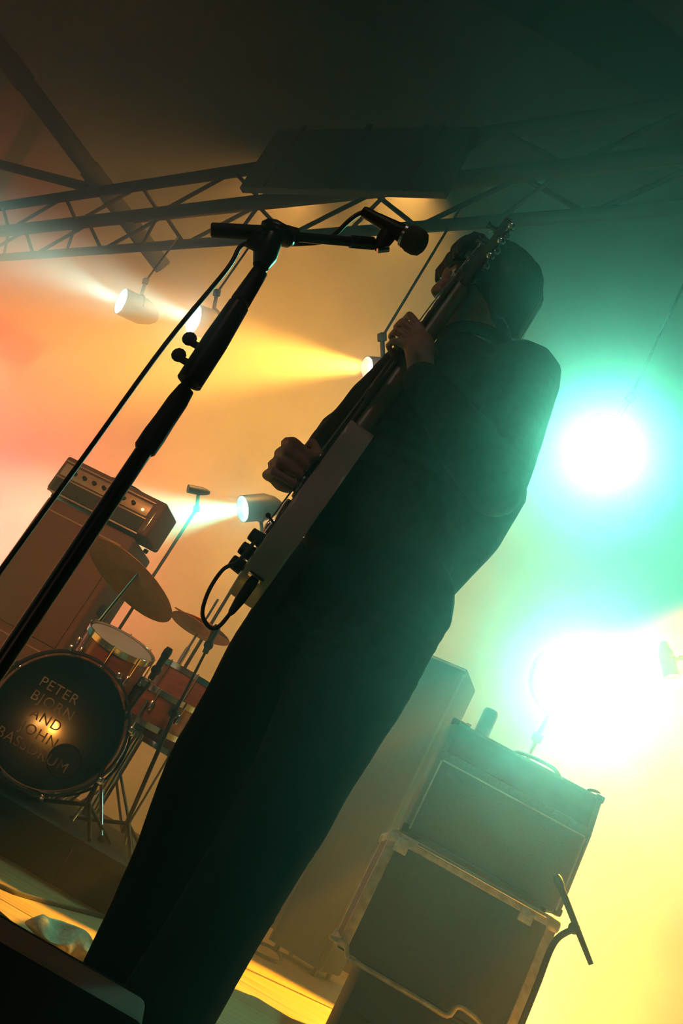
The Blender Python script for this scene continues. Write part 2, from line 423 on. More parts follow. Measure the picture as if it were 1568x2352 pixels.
# the sound hole at the lower right of the head
hole = bd_c + ax * 0.0045 + au * 0.105 - av * 0.11
obj('sound_hole', B().lathe([(0.055, 0.0), (0.060, 0.002), (0.065, 0.0)], hole, ax, 32, cap=False), 'rubber', bd, label='round black port cut low in the head')
obj('hole_dark', B().lathe([(0.056, 0.0005), (0.001, 0.0006)], hole, ax, 32), 'rubber', bd)
def text(word, c, size, rot, m, parent, depth=0.0006):
    cu = bpy.data.curves.new('lettering', 'FONT')
    cu.body = word; cu.size = size; cu.extrude = depth; cu.align_x = 'CENTER'; cu.align_y = 'CENTER'; cu.space_character = 1.12
    tmp = bpy.data.objects.new('tmp', cu)
    COL.objects.link(tmp)
    dg = bpy.context.evaluated_depsgraph_get()
    me = bpy.data.meshes.new_from_object(tmp.evaluated_get(dg))
    bpy.data.objects.remove(tmp)
    bb = B(); bb.bm.from_mesh(me); bpy.data.meshes.remove(me)
    bmesh.ops.transform(bb.bm, matrix=Matrix.Translation(c) @ rot.to_4x4(), verts=bb.bm.verts)
    return obj('lettering', bb, m, parent, smooth=False)
RT = Matrix((au, av, ax)).transposed()
for k, wd in enumerate(('PETER', 'BJORN', 'AND', 'JOHN', 'BASSDRUM')):
    text(wd, bd_c + ax * 0.0062 - au * (0.056 - 0.009 * k) + av * (0.100 - 0.058 * k), 0.056, RT, 'lettering', bd)

def drum(name, label, c, axis, r, h, cat='drum', legs=None, shell='drum_shell', lugs=8):
    ax = Vector(axis).normalized(); c = Vector(c)
    t = thing(name, label, cat, (c.x, c.y, RZ))
    obj('shell', B().lathe([(r - 0.01, -h), (r - 0.003, -h), (r - 0.003, 0), (r - 0.01, 0)], c, ax, 40), shell, t)
    obj('top_head', B().lathe([(r - 0.004, 0.0), (r - 0.006, 0.006), (0.01, 0.007)], c, ax, 40), 'drumhead', t)
    for hh in (0.0, -h):
        obj('hoop', B().lathe([(r, -0.012), (r + 0.006, -0.012), (r + 0.006, 0.014), (r, 0.014), (r, -0.012)], c + ax * hh, ax, 40, cap=False), 'chrome', t)
    a = ax.orthogonal().normalized(); b_ = ax.cross(a)
    for k in range(lugs):
        e = a * math.cos(k * math.tau / lugs) + b_ * math.sin(k * math.tau / lugs)
        q = c + e * (r + 0.008)
        lg = obj('tension_rod', B().cyl(q + ax * 0.02, q - ax * h * 0.4, 0.0035, 6), 'chrome', t)
        obj('lug', B().box(q - ax * h * 0.45, (0.018, 0.018, 0.045), bevel=0.005), 'chrome', lg)
    if legs:
        for k in range(3):
            an = k * math.tau / 3 + legs
            e = Vector((math.cos(an), math.sin(an), 0))
            q = c + e * (r + 0.012)
            obj('leg', B().tube([q - ax * h * 0.5, Vector((q.x, q.y, RZ + 0.08)), Vector((q.x, q.y, RZ + 0.01)) + e * 0.03], 0.006, 8), 'chrome', t)
    return t
tom = drum('rack_tom', 'reddish wooden rack tom mounted over the bass drum', (-0.529, 3.95, 0.868), (0.05, -0.35, 0.95), 0.15, 0.2)
tc_ = Vector((-0.529, 3.95, 0.868))
obj('tom_mount', B().tube([tc_ + Vector((-0.05, 0.02, -0.2)), tc_ + Vector((-0.1, 0.03, -0.27)), Vector((tc_.x - 0.12, tc_.y + 0.05, bd_c.z + BR - 0.03))], 0.011, 10), 'chrome', tom)
drum('snare_drum', 'chrome-hooped snare drum beside the bass drum', (-0.289, 4.15, 0.796), (0.0, -0.12, 1), 0.17, 0.14, legs=0.4)
drum('floor_tom', 'reddish floor tom on three legs behind the drum microphone', (-0.193, 4.4, 0.939), (0.02, -0.05, 1), 0.19, 0.34, legs=0.1)

def cymbal(label, c, axis, r, base, group='cymbals of the drum kit', n=40):
    ax = Vector(axis).normalized(); c = Vector(c)
    t = thing('cymbal_stand', 'chrome tripod stand carrying the tilted crash cymbal', 'stand', base)
    top = c - ax * 0.02
    tl = Vector((base[0], base[1], c.z - 0.22))
    obj('pole', B().tube([Vector(base) + Vector((0, 0, 0.18)), tl, top + ax * 0.05], [0.011, 0.009, 0.006], 10), 'chrome', t)
    obj('tilter', B().ball(tl, 0.022), 'chrome', t)
    obj('wing_nut', B().box(c + ax * 0.05, (0.03, 0.012, 0.02), bevel=0.004), 'chrome', t)
    for k in range(3):
        e = Vector((math.cos(k * math.tau / 3 + 0.5), math.sin(k * math.tau / 3 + 0.5), 0))
        l_ = obj('leg', B().cyl(Vector(base) + Vector((0, 0, 0.3)), Vector(base) + e * 0.27 + Vector((0, 0, 0.012)), 0.007, 8), 'chrome', t)
        obj('rubber_foot', B().ball(Vector(base) + e * 0.27 + Vector((0, 0, 0.013)), 0.013), 'rubber', l_)
    cy_ = obj('cymbal', B().lathe([(0.006, 0.030), (0.02, 0.029), (0.045, 0.018), (0.06, 0.010), (r * 0.5, 0.001), (r * 0.8, -0.010), (r, -0.020), (r, -0.0215), (r * 0.8, -0.012), (r * 0.5, -0.001), (0.06, 0.008), (0.045, 0.016), (0.006, 0.028)], c, ax, 64, cap=False), 'brass')
    tag(cy_, label, 'cymbal', group)
    return t
cymbal('large bronze crash cymbal tilted toward the guitarist', (-0.677, 4.2, 1.176), (0.20, 0.22, 0.975), 0.255, (-0.75, 4.5, RZ))

# microphone on a short boom beside the snare
def small_mic(label, tip, tail, r, parent_label, base, boom):
    tip, tail = Vector(tip), Vector(tail)
    d = (tip - tail).normalized()
    t = thing('drum_microphone', label, 'microphone', tail)
    obj('body', B().cyl(tail, tail.lerp(tip, 0.7), r * 0.8, 14, r * 0.95), 'black_metal', t)
    obj('head', B().lathe([(r, 0), (r * 1.1, 0.01), (r * 1.1, 0.03), (r * 0.8, 0.045), (0.001, 0.047)], tail.lerp(tip, 0.7), d, 16), 'black_metal', t)
    s = thing('microphone_stand', parent_label, 'stand', base)
    base = Vector(base)
    boom = [Vector(p) for p in boom]
    obj('pole', B().cyl(base + Vector((0, 0, 0.06)), boom[0], 0.009, 10), 'stand_metal', s)
    obj('boom_arm', B().tube(boom, 0.006, 10), 'stand_metal', s)
    obj('clutch', B().ball(boom[0], 0.022), 'stand_metal', s)
    obj('clip', B().ball(tail.lerp(tip, 0.3), r * 1.35), 'rubber', s)
    for k in range(3):
        e = Vector((math.cos(k * math.tau / 3 + 0.9), math.sin(k * math.tau / 3 + 0.9), 0))
        obj('leg', B().cyl(base + Vector((0, 0, 0.1)), base + e * 0.22 + Vector((0, 0, 0.01)), 0.008, 8), 'stand_metal', s)
    return t
m1 = small_mic('slim dark drum microphone tilted over the snare', (-0.321, 3.7, 0.919), (-0.325, 3.72, 0.781), 0.016, 'short dark microphone stand between bass drum and snare',
          ((-0.275, 3.75, 0.45)[0], 3.75, RZ), [(-0.336, 3.75, 0.623), (-0.322, 3.73, 0.774)])
m2 = small_mic('dark microphone high on a stand behind the cable loop', (-0.221, 4, 1.139), (-0.208, 4, 1.015), 0.016, 'tall dark microphone stand next to the guitarist\'s leg',
          ((-0.12, 4, 0.388)[0], 4.0, RZ), [(-0.187, 4, 0.731), (-0.208, 4, 1.015)])
# hi-hat on the far side of the snare
hh = Vector((-0.315, 4.5, 1.187))
t = thing('hi_hat', 'pair of hi-hat cymbals on a chrome stand behind the cable loop', 'cymbal', (hh.x, hh.y, RZ))
for s_ in (1, -1):
    obj('hat_cymbal', B().lathe([(0.006, 0.026), (0.04, 0.020), (0.055, 0.008), (0.16, -0.004), (0.16, -0.006), (0.055, 0.006), (0.006, 0.022)], hh + Vector((0, 0, 0.015 * s_)), (0.05, -0.12, s_), 44, cap=False), 'brass', t)
obj('rod', B().cyl((hh.x, hh.y, RZ + 0.05), hh + Vector((0, 0, 0.16)), 0.006, 8), 'chrome', t)
obj('tube', B().cyl((hh.x, hh.y, RZ + 0.05), hh - Vector((0, 0, 0.12)), 0.012, 10), 'chrome', t)
for k in range(3):
    e = Vector((math.cos(k * math.tau / 3), math.sin(k * math.tau / 3), 0))
    obj('leg', B().cyl((hh.x, hh.y, RZ + 0.28), Vector((hh.x, hh.y, RZ + 0.01)) + e * 0.25, 0.007, 8), 'chrome', t)

# ------------------------------------------------------------------ amplifier stack behind the drums
def amp_stack():
    c = Vector((-1.225, 5.3, 1.691)); yaw = math.radians(-14)
    ft = Vector((c.x, c.y, 0))
    zt = c.z - 0.13
    cab = thing('speaker_cabinet', 'tall speaker cabinet, amber light painted into its colour, standing behind the drums', 'cabinet', (c.x - 0.03, c.y, 0), yaw)
    W, D = 0.62, 0.38
    obj('body', B().box((0, D / 2, (zt) / 2 + 0.01), (W, D, zt - 0.02), bevel=0.02, seg=3), 'amber_lit_tolex', cab, local=True)
    for q in (0, 1):
        z0 = 0.06 + q * (zt - 0.1) / 2
        g = obj('grille', B().box((0, -0.005, z0 + (zt - 0.16) / 4), (W - 0.08, 0.012, (zt - 0.2) / 2), bevel=0.004), 'amber_lit_tolex', cab, local=True)
        obj('piping', B().box((0, -0.012, z0 + (zt - 0.16) / 2 - 0.012), (W - 0.1, 0.006, 0.008)), 'gold_panel', g, local=True)
    for sx in (-1, 1):
        obj('side_handle', B().box((sx * (W / 2 + 0.002), D / 2, zt * 0.72), (0.012, 0.16, 0.07), bevel=0.005), 'black_metal', cab, local=True)
        for sy in (0.04, D - 0.04):
            obj('rubber_foot', B().cyl((sx * (W / 2 - 0.05), sy, 0), (sx * (W / 2 - 0.05), sy, 0.025), 0.02, 10), 'rubber', cab, local=True)
    h = thing('guitar_amplifier', 'boxy amplifier head with painted-in amber light and pale panel on top of the tall cabinet', 'amplifier', (c.x - 0.03, c.y, zt + 0.001), yaw)
    HW, HH, HD = 0.72, 0.27, 0.27
    obj('body', B().box((0, HD / 2, HH / 2 + 0.015), (HW, HD, HH - 0.03), bevel=0.018, seg=3), 'amber_lit_tolex', h, local=True)
    obj('front_panel', B().box((-0.02, -0.004, HH * 0.66), (HW - 0.10, 0.012, HH * 0.30), bevel=0.003), 'gold_panel', h, local=True)
    lp = obj('lower_panel', B().box((-0.02, -0.003, HH * 0.27), (HW - 0.10, 0.010, HH * 0.30), bevel=0.003), 'grille', h, local=True)
    for z in (HH * 0.46, HH * 0.09, HH * 0.87):
        obj('trim_strip', B().box((-0.02, -0.007, z), (HW - 0.08, 0.008, 0.010), bevel=0.002), 'gold_panel', h, local=True)
    for k in range(7):
        kb = obj('knob', B().cyl((-0.24 + k * 0.07, -0.010, HH * 0.66), (-0.24 + k * 0.07, -0.034, HH * 0.66), 0.013, 14, 0.011), 'black_metal', h, local=True)
    obj('power_light', B().ball((0.25, -0.012, HH * 0.62), 0.008), glow('power_light_glow', (1, 0.7, 0.15), 8), h, local=True)
    obj('corner_bar', B().box((HW / 2 - 0.035, -0.004, HH * 0.45), (0.012, 0.012, HH * 0.5), bevel=0.003), 'chrome', h, local=True)
    obj('top_handle', B().tube(spline([(-0.12, HD / 2, HH), (-0.09, HD / 2, HH + 0.03), (0.09, HD / 2, HH + 0.03), (0.12, HD / 2, HH)], 6), 0.009, 8), 'rubber', h, local=True)
    for sx in (-1, 1):
        for sy in (0.03, HD - 0.03):
            obj('rubber_foot', B().cyl((sx * (HW / 2 - 0.06), sy, 0), (sx * (HW / 2 - 0.06), sy, 0.02), 0.016, 10), 'rubber', h, local=True)
amp_stack()

# ------------------------------------------------------------------ combo amplifier on a flight case, right
def combo():
    a = Vector((0.719, 3.35, 0.699)); b = Vector((1.356, 3.25, 0.742))
    yaw = math.atan2(b.y - a.y, b.x - a.x)
    W = math.hypot(b.x - a.x, b.y - a.y); Z = (a.z + b.z) / 2
    mid = (a + b) / 2
    D = 0.45
    cs = thing('flight_case', 'black flight case with metal edges under the combo amplifier', 'case', (mid.x, mid.y, 0), yaw)
    z0 = 0.285
    obj('body', B().box((0, D / 2, (Z + z0) / 2), (W - 0.01, D - 0.01, Z - z0 - 0.01)), 'case', cs, local=True, smooth=False)
    e = 0.036
    for sx in (-1, 1):
        for sy in (0, 1):
            obj('edge_strip', B().box((sx * (W / 2 - e / 2), sy * D + (e / 2 - 0.002) * (1 - 2 * sy), (Z + z0) / 2), (e, e, Z - z0 - 0.02), bevel=0.004), 'alu', cs, local=True, label='vertical metal corner edge')
            for zc in ((Z - 0.022,), (Z - 0.022, z0 + 0.022))[sy]:
                obj('ball_corner', B().box((sx * (W / 2 - 0.016), sy * D + 0.014 * (1 - 2 * sy), zc), (0.05, 0.05, 0.05), bevel=0.018, seg=3), 'alu', cs, local=True)
        for zc in (Z - e / 2, z0 + e / 2):
            obj('edge_strip', B().box((sx * (W / 2 - e / 2), D / 2, zc), (e, D - 0.05, e), bevel=0.004), 'alu', cs, local=True)
    for sy in (0, 1):
        for zc in ((Z - e / 2,), (Z - e / 2, z0 + e / 2))[sy]:
            obj('edge_strip', B().box((0, sy * D + (e / 2 - 0.002) * (1 - 2 * sy), zc), (W - 0.05, e, e), bevel=0.004), 'alu', cs, local=True)
    obj('lid_channel', B().cyl((-W / 2 + 0.1, -0.010, Z - 0.010), (W / 2 - 0.05, -0.010, Z - 0.010), 0.0065, 16), 'chrome', cs, local=True, label='bright lid channel')
    for sx in (-0.27, 0.21):
        lt = obj('latch', B().box((sx, -0.008, Z - 0.04), (0.05, 0.014, 0.05), bevel=0.004), 'alu', cs, local=True)
        obj('latch_wing', B().box((sx, -0.02, Z - 0.04), (0.03, 0.008, 0.014), bevel=0.003), 'alu', lt, local=True)
    ck = thing('stage_crate', 'low black crate under the metal-edged flight case', 'crate', (mid.x, mid.y, 0), yaw)
    for sy in (0.03, D - 0.03):
        for q in range(2):
            obj('side_board', B().box((0.03, sy, 0.072 + q * 0.136), (W - 0.16, 0.022, 0.128), bevel=0.003), 'riser', ck, local=True)
    for sx in (-1, 1):
        obj('end_board', B().box((0.03 + sx * (W / 2 - 0.09), D / 2, 0.142), (0.022, D - 0.09, 0.268), bevel=0.003), 'riser', ck, local=True)
    obj('top_board', B().box((0.03, D / 2, 0.279), (W - 0.14, D - 0.02, 0.011), bevel=0.002), 'riser', ck, local=True)
    # bent bar handle low on the front
    zb = Z - 0.41
    hp = [(-0.35, -0.01, zb), (-0.35, -0.045, zb), (-0.30, -0.05, zb), (-0.275, -0.05, zb - 0.03), (-0.245, -0.05, zb - 0.03), (0, -0.05, zb - 0.03), (0.09, -0.05, zb - 0.03), (0.11, -0.05, zb + 0.01), (0.16, -0.05, zb + 0.01), (0.2, -0.045, zb), (0.205, -0.01, zb - 0.01)]
    obj('bar_handle', B().tube(spline(hp, 4), 0.009, 10), 'alu', cs, local=True, label='bent metal bar handle')
    # combo amplifier
    CW, CH, CD = 0.62, 0.47, 0.27
    cb = thing('combo_amplifier', 'dark combo amplifier standing on the metal-edged flight case', 'amplifier', (mid.x + 0.03, mid.y + 0.06, Z), yaw)
    side = [(0, 0.02), (CD, 0.02), (CD, CH), (0.045, CH), (0.0, CH - 0.15)]
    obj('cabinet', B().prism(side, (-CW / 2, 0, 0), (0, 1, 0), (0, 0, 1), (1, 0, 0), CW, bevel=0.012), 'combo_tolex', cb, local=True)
    gr = obj('grille', B().box((0, -0.004, 0.165), (CW - 0.05, 0.012, 0.27), bevel=0.004), 'combo_grille', cb, local=True)
    obj('piping', B().box((0, -0.010, 0.303), (CW - 0.05, 0.006, 0.006)), 'gold_panel', gr, local=True)
    for sx in (-1, 1):
        obj('piping', B().box((sx * (CW / 2 - 0.022), -0.010, 0.165), (0.006, 0.006, 0.27)), 'gold_panel', gr, local=True)
    rx = Matrix.Rotation(-math.atan2(0.045, 0.15), 3, 'X')
    pn = obj('control_panel', B().box((0, 0.018, CH - 0.072), (CW - 0.05, 0.008, 0.12), rot=rx, bevel=0.003), 'panel', cb, local=True)
    obj('badge', B().box((-0.22, -0.012, 0.265), (0.07, 0.004, 0.012), bevel=0.001), 'chrome', gr, local=True)
    for sx in (-1, 1):
        for zc in (0.03, CH - 0.005):
            obj('corner_cap', B().box((sx * (CW / 2 - 0.012), 0.018 if zc < 0.1 else 0.06, zc), (0.034, 0.04, 0.03), bevel=0.008), 'black_metal', cb, local=True)
        for sy in (0.03, CD - 0.03):
            obj('rubber_foot', B().cyl((sx * (CW / 2 - 0.06), sy, 0.0), (sx * (CW / 2 - 0.06), sy, 0.022), 0.016, 10), 'rubber', cb, local=True)
    obj('top_handle', B().tube(spline([(-0.05, CD / 2, CH - 0.004), (-0.02, CD / 2, CH + 0.026), (0.11, CD / 2, CH + 0.034), (0.16, CD / 2, CH + 0.005), (0.18, CD / 2, CH - 0.004)], 6), 0.008, 8), 'rubber', cb, local=True)
    obj('lamp_jack', B().tube(spline([(CW / 2 - 0.05, CD * 0.4, CH - 0.004), (CW / 2 - 0.045, CD * 0.4, CH + 0.018), (CW / 2 - 0.012, CD * 0.4, CH + 0.026), (CW / 2 + 0.0, CD * 0.4, CH + 0.008)], 6), 0.007, 8), 'rubber', cb, local=True)
    R = Matrix.Rotation(yaw, 3, 'Z')
    q = Vector((mid.x + 0.03, mid.y + 0.06, Z + CH)) + R @ Vector((-0.19, 0.09, 0))
    cn = thing('drink_can', 'small dark drink can standing on the combo amplifier', 'can', q)
    obj('body', B().lathe([(0.024, 0.0), (0.030, 0.006), (0.031, 0.012), (0.031, 0.098), (0.027, 0.108), (0.026, 0.110), (0.024, 0.106), (0.001, 0.106)], q, (0, 0, 1), 28), 'can', cn)
    obj('pull_tab', B().box(q + Vector((0.004, 0, 0.108)), (0.02, 0.01, 0.002)), 'alu', cn)
    q2 = q + R @ Vector((-0.075, 0, 0))
    pk = thing('tuning_clip', 'small black clip-on tuner lying next to the drink can', 'tuner', q2)
    obj('body', B().box(q2 + Vector((0, 0, 0.008)), (0.05, 0.03, 0.016), bevel=0.005), 'rubber', pk)
    obj('clip_jaw', B().box(q2 + Vector((0.02, 0.01, 0.020)), (0.02, 0.02, 0.008), bevel=0.003), 'rubber', pk)
combo()

# microphone and short stand at the right of the flight case
mt, mh = Vector((1.394, 3, 0.632)), Vector((1.234, 3.05, 0.796))
am = thing('amplifier_microphone', 'slim dark microphone beside the right edge of the flight case', 'microphone', mt)
dm = (mh - mt).normalized()
obj('body', B().cyl(mt, mh, 0.0085, 14, 0.012), 'black_metal', am)
obj('head', B().lathe([(0.012, 0), (0.015, 0.008), (0.015, 0.03), (0.010, 0.042), (0.001, 0.043)], mh, dm, 18), 'black_metal', am)
mj = Vector((1.314, 3.03, 0.705)); mk = Vector((1.284, 3.06, 0.637)); mb = Vector((1.3, 3.1, 0.283))
ms = thing('amplifier_microphone_stand', 'short dark stand curving up beside the flight case to its microphone', 'stand', (mb.x, mb.y, 0))
obj('gooseneck', B().tube(spline([mb, mb.lerp(mk, 0.6), mk, mj], 8), 0.0105, 12), 'stand_metal', ms)
obj('clip', B().ball(mj, 0.02), 'rubber', ms)
obj('pole', B().cyl((mb.x, mb.y, 0.02), mb, 0.012, 12), 'stand_metal', ms)
obj('base_disc', B().lathe([(0.12, 0.0), (0.12, 0.012), (0.05, 0.022), (0.012, 0.026)], (mb.x, mb.y, 0), (0, 0, 1), 32), 'stand_metal', ms)

# tall cabinet and long trunk further back
def back_cabinet():
    a, b = Vector((0.853, 5.6, 1.889)), Vector((1.144, 5.45, 1.971))
    yaw = math.atan2(b.y - a.y, b.x - a.x); W = math.hypot(b.x - a.x, b.y - a.y) + 0.03
    mid = (a + b) / 2; Z = mid.z
    t = thing('bass_cabinet', 'tall dark bass cabinet in the haze behind the combo amplifier', 'cabinet', (mid.x, mid.y, 0), yaw)
    D = 0.4
    obj('body', B().box((0, D / 2, Z / 2 + 0.02), (W, D, Z - 0.04), bevel=0.014), 'tolex', t, local=True)
    obj('grille', B().box((0, -0.004, Z / 2), (W - 0.08, 0.012, Z - 0.14), bevel=0.004), 'grille', t, local=True)
    obj('top_strip', B().box((0, -0.002, Z - 0.015), (W - 0.02, 0.014, 0.012), bevel=0.003), 'gold_panel', t, local=True)
    for sx in (-1, 1):
        obj('side_strip', B().box((sx * (W / 2 - 0.008), -0.002, Z / 2), (0.012, 0.012, Z - 0.08), bevel=0.003), 'panel', t, local=True)
        for sy in (0.05, D - 0.05):
            obj('caster', B().cyl((sx * (W / 2 - 0.05) - 0.01, sy, 0.022), (sx * (W / 2 - 0.05) + 0.01, sy, 0.022), 0.022, 12), 'rubber', t, local=True)
    a, b = Vector((0.848, 7.2, 1.447)), Vector((1.31, 7.1, 1.447))
    yaw = math.atan2(b.y - a.y, b.x - a.x)
    u = (b - a); u.z = 0; u.normalize(); Z = (a.z + b.z) / 2
    c = a + u * 0.36
    t = thing('storage_trunk', 'low black trunk behind the guitarist\'s legs with a pale lid edge', 'trunk', (c.x, c.y, 0), yaw)
    W, D = 1.0, 0.5
    obj('body', B().box((0, D / 2, Z * 0.4 + 0.0), (W, D, Z * 0.8 - 0.002), bevel=0.008), 'case', t, local=True)
    ld = obj('lid', B().box((0, D / 2, Z * 0.9 + 0.002), (W + 0.01, D + 0.01, Z * 0.2 - 0.004), bevel=0.008), 'case', t, local=True)
    obj('lid_edge', B().box((0, -0.008, Z - 0.006), (W, 0.012, 0.012), bevel=0.003), 'gold_panel', ld, local=True)
    for sx in (-0.3, 0.3):
        obj('latch', B().box((sx, -0.008, Z * 0.79), (0.05, 0.014, 0.07), bevel=0.004), 'alu', t, local=True)
back_cabinet()

# ------------------------------------------------------------------ vocal microphone stand
ms0 = Vector((-0.304, 1.36, 0.476)); ms1 = Vector((-0.323, 1.36, 1.265))
sx_, sy_ = (ms0.x + ms1.x) / 2, 1.36
vs = thing('boom_microphone_stand', 'tall black boom microphone stand in front of the guitarist', 'stand', (sx_, sy_, 0))
def SP(px_z): return Vector((ms0.x + (ms1.x - ms0.x) * (px_z - ms0.z) / (ms1.z - ms0.z), 1.36, px_z))
zc = (-0.321, 1.36, 0.864)[2]; zd = (-0.322, 1.36, 0.974)[2]; ze = (-0.32, 1.36, 0.997)[2]; zf = (-0.331, 1.36, 1.16)[2]; zg = ms1.z
obj('lower_tube', B().cyl((ms0.x, 1.36, 0.02), SP(zc), 0.0135, 20), 'stand_metal', vs)
obj('clutch', B().lathe([(0.0150, 0), (0.0180, 0.004), (0.0185, 0.03), (0.0170, 0.06), (0.0165, 0.1), (0.0135, 0.125), (0.0125, zd - zc)], SP(zc), (0, 0, 1), 20), 'rubber', vs)
obj('upper_tube', B().cyl(SP(zd - 0.03), SP(zg), 0.0095, 16), 'stand_metal', vs)
obj('base', B().lathe([(0.14, 0.0), (0.14, 0.012), (0.06, 0.024), (0.02, 0.03)], (ms0.x, 1.36, 0), (0, 0, 1), 36), 'stand_metal', vs)
# second boom folded along the pole with its wing screws
obj('boom_sleeve', B().tube([SP(ze) + Vector((0.004, -0.012, 0)), SP((ze + zf) / 2) + Vector((0.004, -0.012, 0)), SP(zf) + Vector((0.003, -0.01, 0))], [0.0215, 0.0215, 0.018], 16), 'stand_metal', vs)
for z_, dz in ((ze + 0.028, 0), (ze + 0.062, 0.004)):
    q = SP(z_) + Vector((-0.028, -0.012, 0))
    kb = obj('wing_screw', B().cyl(q + Vector((0.02, 0, 0)), q + Vector((-0.004, 0, 0)), 0.006, 10).ball(q + Vector((-0.006, 0, 0.004)), (0.012, 0.005, 0.013)), 'rubber', vs)
zz0 = (-0.326, 1.36, 1.173)[2]; zz1 = (-0.328, 1.36, 1.241)[2]
obj('upper_collar', B().tube([SP(zz0) , SP((zz0 + zz1) / 2), SP(zz1)], [0.017, 0.0155, 0.014], 16), 'rubber', vs)
hd0, hd1 = Vector((-0.324, 1.35, 1.245)), Vector((-0.336, 1.35, 1.305))
obj('swivel', B().tube([hd0, hd0.lerp(hd1, 0.35), hd1], [0.014, 0.021, 0.019], 18), 'stand_metal', vs)
obj('swivel_knob', B().cyl(hd0.lerp(hd1, 0.5) + Vector((-0.035, -0.01, 0.0)), hd0.lerp(hd1, 0.5) + Vector((-0.005, -0.005, 0)), 0.016, 16, 0.012), 'rubber', vs)
b0, b1, b2, b3 = Vector((-0.432, 1.36, 1.264)), Vector((-0.358, 1.36, 1.308)), Vector((-0.301, 1.36, 1.338)), Vector((-0.183, 1.38, 1.42))
cw = obj('counterweight', B().tube([b0, b0.lerp(b1, 0.03), b1, b1.lerp(b2, 0.5), b2], [0.010, 0.0125, 0.0135, 0.020, 0.015], 18), 'rubber', vs)
obj('hub_disc', B().ball(Vector((-0.332, 1.35, 1.318)), (0.034, 0.026, 0.017)), 'stand_metal', vs)
obj('boom_arm', B().cyl(b2, b3, 0.0085, 14), 'stand_metal', vs)
obj('boom_ferrule', B().cyl(b3.lerp(b2, 0.35), b3.lerp(b2, 0.05), 0.0115, 14), 'stand_metal', vs)
clp0, clp1 = Vector((-0.177, 1.38, 1.412)), Vector((-0.175, 1.38, 1.46))
obj('clip', B().tube([clp0, clp0.lerp(clp1, 0.5), clp1], [0.010, 0.015, 0.017], 16), 'rubber', vs)
obj('clip_thread', B().cyl(Vector((-0.177, 1.38, 1.409)), Vector((-0.161, 1.38, 1.423)), 0.006, 10), 'chrome', vs)
mc0, mc1 = Vector((-0.232, 1.38, 1.465)), Vector((-0.113, 1.36, 1.451))
dmic = (mc1 - mc0).normalized(); LM = (mc1 - mc0).length
vm = thing('vocal_microphone', 'black vocal microphone clipped to the end of the boom', 'microphone', mc0)
obj('handle', B().lathe([(0.009, -0.004), (0.0105, 0), (0.0110, 0.02), (0.0165, LM * 0.66), (0.0175, LM * 0.68)], mc0, dmic, 22), 'black_metal', vm)
obj('collar_ring', B().lathe([(0.0178, LM * 0.68), (0.0225, LM * 0.70), (0.0225, LM * 0.74), (0.021, LM * 0.75)], mc0, dmic, 22), 'chrome', vm)
obj('grille_ball', B().lathe([(0.021, LM * 0.74), (0.0245, LM * 0.82), (0.0245, LM * 0.93), (0.021, LM * 1.01), (0.013, LM * 1.05), (0.001, LM * 1.06)], mc0, dmic, 22), 'grille', vm)
mcb = B().tube(spline([mc0 + dmic * 0.002, (-0.239, 1.38, 1.457), (-0.248, 1.38, 1.431), (-0.258, 1.395, 1.402), (-0.275, 1.41, 1.384), (-0.334, 1.41, 1.337), (-0.388, 1.42, 1.309), (-0.387, 1.42, 1.246), (-0.399, 1.42, 1.065), (-0.401, 1.42, 0.833), (-0.404, 1.42, 0.604), (-0.409, 1.44, 0.432), (-0.417, 1.5, 0.274)] + [(-0.36, 1.5, 0.12), (-0.35, 1.55, 0.012), (-0.2, 1.9, 0.008), (0.0, 2.3, 0.008), (-0.6, 2.9, 0.008)], 6), 0.0042, 10)
mcb_o = obj('microphone_cable', mcb, 'cable')
tag(mcb_o, 'black cable running from the vocal microphone down beside its stand', 'cable')

# ------------------------------------------------------------------ the guitarist
def chain(b, nodes, dens=0.22, sub=2):
    """overlapping balls along a tapering limb; node = (point, radius or (rx, ry, rz))"""
    N = [(Vector(p), Vector((r, r, r)) if isinstance(r, (int, float)) else Vector(r)) for p, r in nodes]
    for (p, r), (q, s) in zip(N, N[1:]):
        d = (q - p).length
        k = max(1, int(d / (min(min(r), min(s)) * dens + 1e-4)))
        k = min(k, 60)
        for i in range(k + 1):
            f = i / k
            b.ball(p.lerp(q, f), r.lerp(s, f), sub)
def fuse(b, voxel, smooth_n=4, factor=0.5):
    """one closed surface round all the balls"""
    me = bpy.data.meshes.new('fuse')
    b.bm.to_mesh(me); b.bm.free()
    o = bpy.data.objects.new('fuse', me)
    COL.objects.link(o)
    m = o.modifiers.new('r', 'REMESH'); m.mode = 'VOXEL'; m.voxel_size = voxel
    if smooth_n:
        s = o.modifiers.new('s', 'SMOOTH'); s.factor = factor; s.iterations = smooth_n
    dg = bpy.context.evaluated_depsgraph_get()
    out = bpy.data.meshes.new_from_object(o.evaluated_get(dg))
    bpy.data.objects.remove(o); bpy.data.meshes.remove(me)
    bb = B(); bb.bm.from_mesh(out); bpy.data.meshes.remove(out)
    return bb
def wrinkle(b, amp, scale, stretch=(1, 1, 1), seed=0.0):
    b.bm.normal_update()
    mv = []
    for v in b.bm.verts:
        q = Vector((v.co.x * stretch[0], v.co.y * stretch[1], v.co.z * stretch[2])) * scale + Vector((seed, seed, seed))
        f = noise.noise(q) + 0.5 * noise.noise(q * 2.1)
        mv.append(v.normal * (amp * f))
    for v, d_ in zip(b.bm.verts, mv): v.co += d_
    return b

